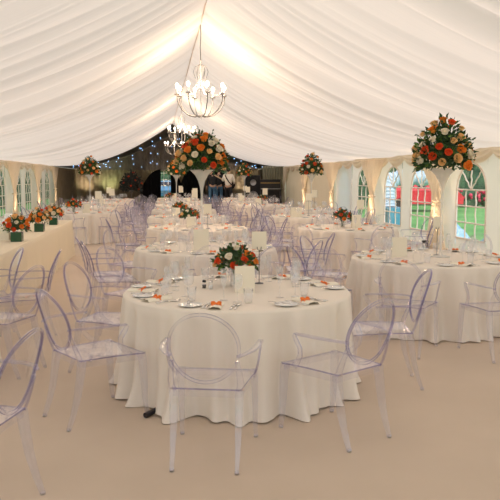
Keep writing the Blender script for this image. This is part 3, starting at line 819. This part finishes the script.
# ------------------------------------------------------------------ long table
def long_cloth(x0, x1, y0, y1):
    pts = []
    step = .06; rr_ = .05
    def seg(a, b):
        L = hypot(b[0] - a[0], b[1] - a[1]); n = max(2, int(L / step))
        for i in range(n): pts.append((a[0] + (b[0] - a[0]) * i / n, a[1] + (b[1] - a[1]) * i / n))
    seg((x1, y0), (x1, y1)); seg((x1, y1), (x0, y1)); seg((x0, y1), (x0, y0)); seg((x0, y0), (x1, y0))
    cx, cy = (x0 + x1) / 2, (y0 + y1) / 2; N = len(pts); rr = random.Random(5)
    ph = [rr.uniform(0, 6.28) for _ in range(4)]
    def nrm(i):
        a, b = pts[i - 1], pts[(i + 1) % N]; dx, dy = b[0] - a[0], b[1] - a[1]; l = hypot(dx, dy) or 1; return dy / l, -dx / l
    def fn(i, j):
        x, y = pts[i]
        if j == 0: return (cx + (x - cx) * .02, cy + (y - cy) * .02, TOPZ)
        if j == 1: return (cx + (x - cx) * .985, cy + (y - cy) * .998, TOPZ)
        t = (j - 2) / 9; nx, ny = nrm(i); s_ = i * step
        f = .012 * t * (sin(s_ * 9 + ph[0]) + .8 * sin(s_ * 15 + ph[1]) + .5 * sin(s_ * 27 + ph[2]))
        corner = max(0, 1 - min(hypot(x - a, y - b) for a in (x0, x1) for b in (y0, y1)) / .25)
        o_ = f + .012 * t + corner * t * .06
        return (x + nx * o_, y + ny * o_, (TOPZ - .008) * (1 - t) + .004)
    m = MB().quadgrid(N, 12, fn, closeu=True)
    return m.build('long_tablecloth', M['clothc'])
tag(long_cloth(-2.75, -1.83, 7.7, 14.9), 'cream floor-length cloth over the long buffet table at the left', 'tablecloth')
cube_arr(-1.99, 9.95, 'nearest orange and cream rose bouquet in a green cube vase on the long table', 21)
cube_arr(-1.98, 11.75, 'middle one of three green cube vase bouquets on the long table', 22)
cube_arr(-2.0, 13.45, 'farthest of three green cube vase bouquets on the long table', 23)
def cake():
    r = empty('tiered_cake', (-2.43, 11.55, TOPZ))
    MB().lathe([(0, .001), (.17, .001), (.17, .012), (0, .012)], 28).build('cake_board', M['chrome'], r)
    z = .012
    for rr_, h in ((.145, .11), (.105, .10), (.068, .09)):
        MB().lathe([(0, z), (rr_, z), (rr_ + .006, z + .01), (rr_, z + .02), (rr_, z + h - .01), (rr_ - .01, z + h), (0, z + h)], 28).build('cake_tier', M['cake'], r); z += h
    tag(r, 'white three-tier cake on the long table at the left edge', 'cake')
cake()
menu(-2.22, 10.15, .16, .2, -.2, 'ivory card behind the nearest bouquet on the long table')

# ------------------------------------------------------------------ stage end: stage, black arches, instruments, people
SZ = .35
stage = MB().box((3.35, 38.4, SZ / 2), (5.3, 13.8, SZ - .002)).build('stage_platform', M['blackp'], smooth=False); tag(stage, 'low black stage across the far end of the marquee', 'stage')
def black_drape(x0, x1, y, zt, side, label):
    k = 30
    def fn(i, j):
        u = i / k; v = j / 16
        if side == 0: top = zt * (1 - abs(2 * u - 1) ** 2.4 * .55)
        elif side > 0: top = zt * (1 - (1 - u) ** 2.2 * .62)
        else: top = zt * (1 - u ** 2.2 * .62)
        return (x0 + (x1 - x0) * u, y + .05 * sin(i * 1.9) * (1 - .3 * v), .02 + (top - .02) * v)
    m = MB().quadgrid(k + 1, 17, fn); m.quadgrid(k + 1, 17, lambda i, j: (fn(i, j)[0], fn(i, j)[1] + .03, fn(i, j)[2]))
    o = m.build('arched_drape', M['black']); tag(o, label, 'drape')
black_drape(-1.15, .18, 44.9, 2.2, 1, 'black arched drape left of the blue window strip at the back')
black_drape(.82, 1.65, 44.9, 2.15, -1, 'black arched drape between the blue window strips at the back')
black_drape(1.35, 2.95, 43.8, 2.2, 0, 'wide black arched drape behind the large tall vase')
black_drape(3.3, 4.7, 45.2, 2.25, 0, 'black drape behind the musician at the back')
for a, b, lab in ((.1, .95, 'left'), (1.95, 2.95, 'middle'), (3.65, 4.6, 'right')):
    nwin[0] += 1
    r = struct(empty('window_%d' % nwin[0], ((a + b) / 2, YEND + .02, 0)))
    w = b - a
    MB().quadgrid(2, 2, lambda i, j: (-w / 2 + w * i, 0, .02 + 2.08 * j)).build('window_pane', M['window'], r)
    m = MB()
    for k in range(4): m.box((-w / 2 + w * k / 3, 0, 1.05), (.035, .03, 2.06))
    for k in range(5): m.box((0, 0, .3 + .42 * k), (w, .03, .035))
    m.build('window_bars', M['pvc'], r, False)
# speaker cabinet, upright piano with music
def speaker(x, y, z, h, label):
    r = empty('loudspeaker', (x, y, z))
    MB().box((0, 0, h / 2), (.75, .55, h)).build('cabinet', M['blackp'], r, False)
    MB().box((0, -.28, h / 2), (.68, .015, h - .08)).build('grille', M['black'], r, False)
    for zz, q in ((h * .3, .22), (h * .75, .13)):
        MB().lathe([(0, .0), (q * .4, .01), (q, .04), (q + .02, .05)], 18).build('cone', M['frame'], r, loc=(0, -.285, zz)).rotation_euler = (pi / 2, 0, 0)
    tag(r, label, 'loudspeaker')
speaker(4.62, 33.5, SZ, 1.45, 'tall black loudspeaker stack right of the musician on the stage')
def piano():
    r = empty('upright_piano', (5.75, 35.0, SZ))
    MB().box((0, .1, .6), (1.1, .35, 1.2)).build('case', M['blackp'], r, False)
    MB().box((0, -.2, .68), (1.1, .32, .12)).build('keybed', M['blackp'], r, False)
    k = MB()
    for q in range(24): k.box((-.49 + q * .0425, -.24, .75), (.038, .18, .02))
    k.build('keys', M['china'], r, False)
    MB().box((0, -.09, 1.05), (1.0, .02, .03)).build('brass_rail', M['brass'], r, False)
    for s_ in (-1, 1): MB().box((s_ * .5, -.32, .31), (.07, .07, .62)).build('leg', M['blackp'], r, False)
    MB().box((0, .1, 1.215), (1.14, .4, .03)).build('lid', M['blackp'], r, False)
    tag(r, 'black upright piano with brass rail at the far right of the stage', 'piano')
piano()
# flower pedestal against the brown wall; its unlit look is painted into the leaves
r = empty('pedestal_arrangement', (-1.32, 34.2, 0))
MB().lathe([(0, .0), (.16, .0), (.16, .03), (.04, .08), (.03, .9), (.12, 1.02), (.14, 1.06), (.10, 1.06), (0, .98)], 20).build('pedestal', M['dchrome'], r)
bouquet(r, 1.22, .50, .62, 14, .06, 31, 900, .10, 14, cols='rr', peak=.35)
fo_ = [c for c in r.children if c.name.startswith('foliage')][0].data
fo_.materials[0] = mat('unlit_dark_leaf', (.010, .012, .010), .6); fo_.materials[1] = mat('unlit_green_leaf', (.02, .035, .018), .6)
tag(r, 'large pedestal of shade-darkened foliage and red roses against the brown back wall', 'flower arrangement')

# people
def skin_body(name, verts, edges, radii, mt, parent, sub=2):
    me = bpy.data.meshes.new(name); me.from_pydata(verts, edges, [])
    o = link(name, me, parent); me.materials.append(mt)
    md = o.modifiers.new('skin', 'SKIN'); md.use_smooth_shade = True
    for i, r_ in enumerate(radii):
        sv = me.skin_vertices[0].data[i]; sv.radius = r_ if isinstance(r_, tuple) else (r_, r_); sv.use_root = (i == 0)
    s_ = o.modifiers.new('sub', 'SUBSURF'); s_.levels = sub; s_.render_levels = sub
    dg = bpy.context.evaluated_depsgraph_get(); me2 = bpy.data.meshes.new_from_object(o.evaluated_get(dg))
    o.modifiers.clear(); o.data = me2
    for p in me2.polygons: p.use_smooth = True
    return o
def person(x, y, z, rz, label, top, legs, armsf=True, strap=False, lean=0.0, hs=1.0):
    r = empty('person', (x, y, z), rz)      # faces local +Y
    e = lambda *a: list(a)
    # whole continuous body in skin, then clothes as slightly larger shells
    if armsf: ra = [(.20, 0, 1.42), (.27, .02, 1.17), (.20, .24, 1.05), (.17, .30, 1.04)]; la = [(-.20, 0, 1.42), (-.30, .05, 1.19), (-.34, .27, 1.17), (-.35, .33, 1.18)]
    else: ra = [(.20, 0, 1.42), (.26, -.01, 1.13), (.27, .05, .88), (.27, .07, .80)]; la = [(-.20, 0, 1.42), (-.26, -.01, 1.13), (-.27, .05, .88), (-.27, .07, .80)]
    V = [(0, 0, .94), (0, .0, 1.12), (0, -.01, 1.34), (0, 0, 1.47), (0, .015, 1.55), (0, .03, 1.63), (0, .02, 1.69)]
    Rr = [(.15, .11), (.13, .10), (.16, .11), (.07, .065), (.05, .05), (.075, .09), (.07, .085)]
    E = [(i, i + 1) for i in range(6)]
    rw = [.055, .042, .032, .024]
    for arm in (ra, la):
        b = len(V); V += arm; Rr += rw; E.append((2, b)); E += [(b + i, b + i + 1) for i in range(3)]
        for f in range(5):                     # five fingers curled a little
            h = Vector(arm[3]); d = (h - Vector(arm[2])).normalized(); sd = d.cross(Vector((0, 0, 1))) if abs(d.z) < .8 else Vector((0, 1, 0)); sd.normalize()
            L = (.035, .055, .06, .055, .045)[f]
            b0 = len(V); q = h + sd * (-.022 + .011 * f) + d * (.0 if f else -.01); V += [tuple(q + d * L * .6), tuple(q + d * L + Vector((0, 0, -.015)))]; Rr += [.008, .007]; E += [(b + 3, b0), (b0, b0 + 1)]
    for s_ in (-1, 1):
        b = len(V); V += [(s_ * .095, 0, .86), (s_ * .11, .02, .48), (s_ * .115, -.02, .09), (s_ * .12, .10, .045)]; Rr += [.085, .058, .042, .035]
        E.append((0, b)); E += [(b + i, b + i + 1) for i in range(3)]
    skin_body('body', V, E, Rr, M['skin'], r)
    f = MB(); f.sphere((0, .115, 1.63), .016, 6, 5, sc=(.8, 1.2, 1.3))
    for s_ in (-1, 1): f.sphere((s_ * .082, .02, 1.635), .022, 6, 5, sc=(.4, .8, 1.3)); 
    f.build('face_features', M['skin'], r)
    ey = MB()
    for s_ in (-1, 1): ey.sphere((s_ * .03, .100, 1.665), .011, 6, 5)
    ey.build('eyes', M['hair'], r)
    MB().sphere((0, -.005, 1.69), .108, 14, 10, sc=(.92, 1.02, .95)).build('hair', M['hair'], r)
    # shirt with sleeves
    V = [(0, 0, .90), (0, 0, 1.10), (0, -.01, 1.33), (0, 0, 1.46)]; Rr = [(.18, .135), (.165, .125), (.19, .135), (.085, .08)]; E = [(0, 1), (1, 2), (2, 3)]
    for arm in (ra, la):
        b = len(V); V += arm[:2] + [tuple(Vector(arm[1]).lerp(Vector(arm[2]), .85))]; Rr += [.078, .060, .048]; E.append((2, b)); E += [(b, b + 1), (b + 1, b + 2)]
    skin_body('shirt', V, E, Rr, top, r)
    V = [(0, 0, .97)]; Rr = [(.165, .125)]; E = []
    for s_ in (-1, 1):
        b = len(V); V += [(s_ * .10, 0, .85), (s_ * .11, .02, .48), (s_ * .115, -.02, .08)]; Rr += [.105, .078, .065]; E.append((0, b)); E += [(b, b + 1), (b + 1, b + 2)]
    skin_body('trousers', V, E, Rr, legs, r)
    for s_ in (-1, 1): MB().sphere((s_ * .12, .06, .045), .05, 10, 7, sc=(.95, 2.6, .9)).build('shoe', M['foot'], r)
    if strap:
        MB().strip([(-.12, .02, 1.50), (-.13, -.10, 1.44), (-.04, -.165, 1.30), (.08, -.17, 1.12), (.18, -.10, 1.0), (.20, .02, .97)], lambda i: (1, 0, .6), .055, .006, edge=0).build('strap', M['black'], r)
    tag(r, label, 'person'); return r
pm_ = person(3.28, 32.0, SZ, rad(-25), 'person in a white shirt with a black diagonal strap, back to the viewer', M['shirt'], M['trousers'], True, True)
person(2.62, 33.3, SZ, rad(10), 'person in a black top and blue jeans, left of the white-shirted one', M['darktop'], M['jeans'], False)
person(3.0, 33.9, SZ, rad(-15), 'person in a black top and jeans, nearest left of the white-shirted musician', M['darktop'], M['jeans'], False)
def bass():
    r = empty('bass_guitar', (3.28 + .12, 32.34, SZ + 1.02), rad(-25)); r.rotation_euler = (0, rad(-62), rad(-25))
    pts = [(.0, .20), (.12, .17), (.16, .06), (.12, -.05), (.17, -.16), (.10, -.25), (0, -.26), (-.10, -.25), (-.17, -.16), (-.12, -.05), (-.16, .06), (-.12, .17)]
    m = MB(); m.face([(a, -.02, b) for a, b in pts]); m.face([(a, .02, b) for a, b in reversed(pts)])
    for i in range(12):
        a, b = pts[i], pts[(i + 1) % 12]; m.face([(a[0], -.02, a[1]), (a[0], .02, a[1]), (b[0], .02, b[1]), (b[0], -.02, b[1])])
    m.build('body', M['blackp'], r, False); MB().box((0, .02, .55), (.05, .025, .75)).build('neck', M['wood'], r, False)
    MB().box((0, .02, .98), (.08, .02, .16)).build('headstock', M['blackp'], r, False)
    tag(r, 'dark guitar held by the white-shirted person on the stage', 'guitar')
bass()

# ------------------------------------------------------------------ outdoors
def tree(x, y, h, cr, seed, label, zc=None):
    r = empty('tree', (x, y, -.04)); rr = random.Random(seed)
    MB().tube([(0, 0, 0), (.1, 0, h * .3), (0, .1, h * .7)], [.22, .16, .08], 8).build('trunk', M['bark'], r)
    m = MB()
    for k in range(9):
        a = rr.uniform(0, 6.28); q = rr.uniform(0, .6) * cr; c = (q * cos(a), q * sin(a), h * .62 + rr.uniform(-.4, .45) * cr); s_ = cr * rr.uniform(.45, .7)
        b0 = len(m.v); m.sphere(c, s_, 14, 10)
        for i in range(b0, len(m.v)):
            v = Vector(m.v[i]) - Vector(c); m.v[i] = tuple(Vector(c) + v * (1 + rr.uniform(-.16, .16)))
    for _ in range(1600):
        n_ = Vector((rr.gauss(0, 1), rr.gauss(0, 1), rr.gauss(0, 1))).normalized(); p = Vector((n_.x * cr * .95, n_.y * cr * .95, h * .62 + n_.z * cr * .95)) * 1.0
        d = Vector((rr.uniform(-1, 1), rr.uniform(-1, 1), rr.uniform(-1, 1))) * .22; e_ = Vector((rr.uniform(-1, 1), rr.uniform(-1, 1), rr.uniform(-1, 1))) * .12
        m.face([p, p + d + e_, p + d * 1.6, p + d - e_])
    m.build('foliage', M['hedge'], r, False); tag(r, label, 'tree')
tree(26, 66, 9, 4.2, 1, 'dark tree outside behind the red car')
tree(16, 66, 9, 4.5, 2, 'dark tree outside seen through the window with the white duct')
tree(36, 62, 9, 4.5, 3, 'dark tree outside at the right window nearest the front')
tree(5, 70, 9, 4.5, 4, 'dark tree outside seen through the farther right windows')
tree(-18, 50, 8, 4, 5, 'dark tree outside the nearer left windows')
tree(-17, 62, 8, 4.5, 6, 'dark tree outside the farther left windows')
tree(-5, 72, 8, 4, 7, 'dark tree outside beyond the back windows')
def hedge(x0, y0, x1, y1, h, seed, label):
    rr = random.Random(seed); L = hypot(x1 - x0, y1 - y0); n = int(L / .25); dx, dy = (x1 - x0) / L, (y1 - y0) / L
    prof = [(-.6, 0), (-.65, .5), (-.6, 1), (-.2, 1.05), (.2, 1.05), (.6, 1), (.65, .5), (.6, 0)]
    m = MB().quadgrid(n, len(prof), lambda i, j: (x0 + dx * i * .25 - dy * (prof[j][0] + rr.uniform(-.12, .12)), y0 + dy * i * .25 + dx * (prof[j][0] + rr.uniform(-.12, .12)), -.04 + h * prof[j][1] * rr.uniform(.93, 1.05)))
    return tag(m.build('hedge', M['hedge'], None, False), label, 'hedge')
hedge(9, 41.5, 40, 39.5, 3.6, 1, 'dark green hedge beyond the lawn at the right')
hedge(-9, 30, -9.5, 62, 2.6, 2, 'dark hedge outside the left windows')
hedge(-8, 60, 8, 60, 2.4, 3, 'dark hedge beyond the back windows')
fb = MB(); rr = random.Random(8)
for k in range(90):
    fb.sphere((rr.uniform(16.6, 22), rr.uniform(37.0, 37.6), rr.uniform(.25, 1.0)), rr.uniform(.06, .13), 6, 5)
b_ = empty('rose_bush', (0, 0, 0)); fb.build('blossoms', mat('crimson_blossom', (.7, .03, .10), .6), b_)
bb = MB()
for k in range(50): bb.sphere((rr.uniform(16.6, 22), rr.uniform(37.6, 38.1), rr.uniform(.1, .75)), rr.uniform(.3, .45), 8, 6)
bb.build('foliage', M['hedge'], b_, False); tag(b_, 'bush with crimson blossoms beyond the lawn, right of the red car', 'bush')
def car(loc, rz, paint, label):
    r = empty('car', loc, rad(rz))
    prof = [(-1.9, .35), (-1.95, .75), (-1.75, 1.0), (-1.45, 1.42), (.45, 1.46), (1.0, 1.05), (1.75, .92), (1.95, .7), (1.92, .35)]
    m = MB(); ws = [.78, .82, .80, .68, .68, .78, .78, .76, .76]
    for s_ in (-1, 1):
        b = len(m.v); m.face([(x, s_ * ws[i], z) for i, (x, z) in enumerate(prof)][::s_])
    m.quadgrid(len(prof), 2, lambda i, j: (prof[i][0], (-1 + 2 * j) * ws[i], prof[i][1]))
    m.build('car_body', paint, r, False)
    for s_ in (-1, 1):
        for a, b in ((-1.35, -.5), (-.42, .42)):
            MB().face([(a, s_ * .79, 1.0), (b, s_ * .79, 1.0), (b - .05, s_ * .70, 1.36), (a + .12, s_ * .70, 1.36)][::s_]).build('side_window', M['dglass'], r, False)
        for x in (-1.2, 1.25):
            w = MB().lathe([(0, -.09), (.30, -.09), (.32, -.05), (.32, .05), (.30, .09), (0, .09)], 20).build('wheel', M['tyre'], r, False, (x, s_ * .74, .32)); w.rotation_euler = (pi / 2, 0, 0)
    MB().face([(.55, -.62, 1.42), (.98, -.72, 1.08), (.98, .72, 1.08), (.55, .62, 1.42)]).build('windscreen', M['dglass'], r, False)
    MB().face([(-1.72, -.70, 1.06), (-1.50, -.62, 1.38), (-1.50, .62, 1.38), (-1.72, .70, 1.06)]).build('rear_window', M['dglass'], r, False)
    tag(r, label, 'car')
car((13.4, 33.5, 0), -12, M['red'], 'red car parked on the lawn outside the right windows')
car((1.0, 52, 0), 80, M['blue2'], 'added pale blue car giving the narrow back window a bluish tone')  # made-up car, put in so the back window looks bluish
h = empty('tent_heater', (7.80, 22.0, -.04))
MB().box((0, 0, .40), (.75, 1.3, .62)).build('heater_case', M['blue'], h, False)
for s_ in (-1, 1): MB().lathe([(0, -.04), (.10, -.04), (.10, .04), (0, .04)], 12).build('wheel', M['tyre'], h, False, (s_ * .3, -.5, .10)).rotation_euler = (0, pi / 2, 0)
pts = []; rs = []
path = [Vector(p) for p in ((0, .45, .70), (0, .5, 1.0), (0, .55, 1.35), (.15, .65, 1.62), (.5, .6, 1.72), (1.0, .4, 1.70), (1.6, .1, 1.68))]
for i in range(len(path) - 1):
    for k in range(12):
        pts.append(path[i].lerp(path[i + 1], k / 12)); rs.append(.25 + (.025 if k % 4 < 2 else -.012))
MB().tube(pts, rs, 16).build('duct', M['duct'], h)
tag(h, 'blue outdoor heater with a ribbed white duct outside the right wall', 'heater')
tp = MB(); rr = random.Random(3)
tp.quadgrid(16, 12, lambda i, j: (7.15 + .9 * i / 15, 13.6 + 1.3 * j / 11, -.02 + .48 * sin(pi * i / 15) ** .5 * sin(pi * j / 11) ** .5 + rr.uniform(-.03, .03)))
tag(tp.build('tarpaulin', M['tarp'], None, False), 'crumpled light blue tarpaulin outside the nearest lawn window', 'tarpaulin')

tp = MB(); tp.quadgrid(16, 12, lambda i, j: (7.3 + .8 * i / 15, 16.6 + 1.3 * j / 11, -.02 + .5 * sin(pi * i / 15) ** .5 * sin(pi * j / 11) ** .5 + rr.uniform(-.03, .03)))
tag(tp.build('tarpaulin', M['tarp'], None, False), 'second crumpled blue tarpaulin, outside the window left of the curtain behind the vase', 'tarpaulin')
# ------------------------------------------------------------------ light
W = bpy.data.worlds.new('world'); S.world = W; W.use_nodes = True
bg = W.node_tree.nodes['Background']; bg.inputs[0].default_value = (.80, .90, 1.0, 1); bg.inputs[1].default_value = 1.0
sun = bpy.data.lights.new('sun', 'SUN'); sun.energy = 2.6; sun.angle = .30; sun.color = (1, .93, .84)
so = link('sun', sun); so.rotation_euler = Vector((-.35, 1.1, -.9)).to_track_quat('-Z', 'Y').to_euler()

# ------------------------------------------------------------------ camera
cam = bpy.data.cameras.new('camera'); cam.sensor_width = 36; cam.lens = 680 / 500 * 36; cam.clip_end = 300
co = link('camera', cam, None, (0, 0, 1.655)); co.rotation_euler = (rad(90 - 6.044), 0, rad(-7.663))
S.camera = co
S.view_settings.view_transform = 'Standard'; S.view_settings.look = 'None'; S.view_settings.gamma = 1
S.view_settings.exposure = 0.2
try:
    S.cycles.transparent_max_bounces = 48; S.cycles.max_bounces = 8; S.cycles.sample_clamp_indirect = 6
    S.cycles.use_denoising = True
except Exception: pass
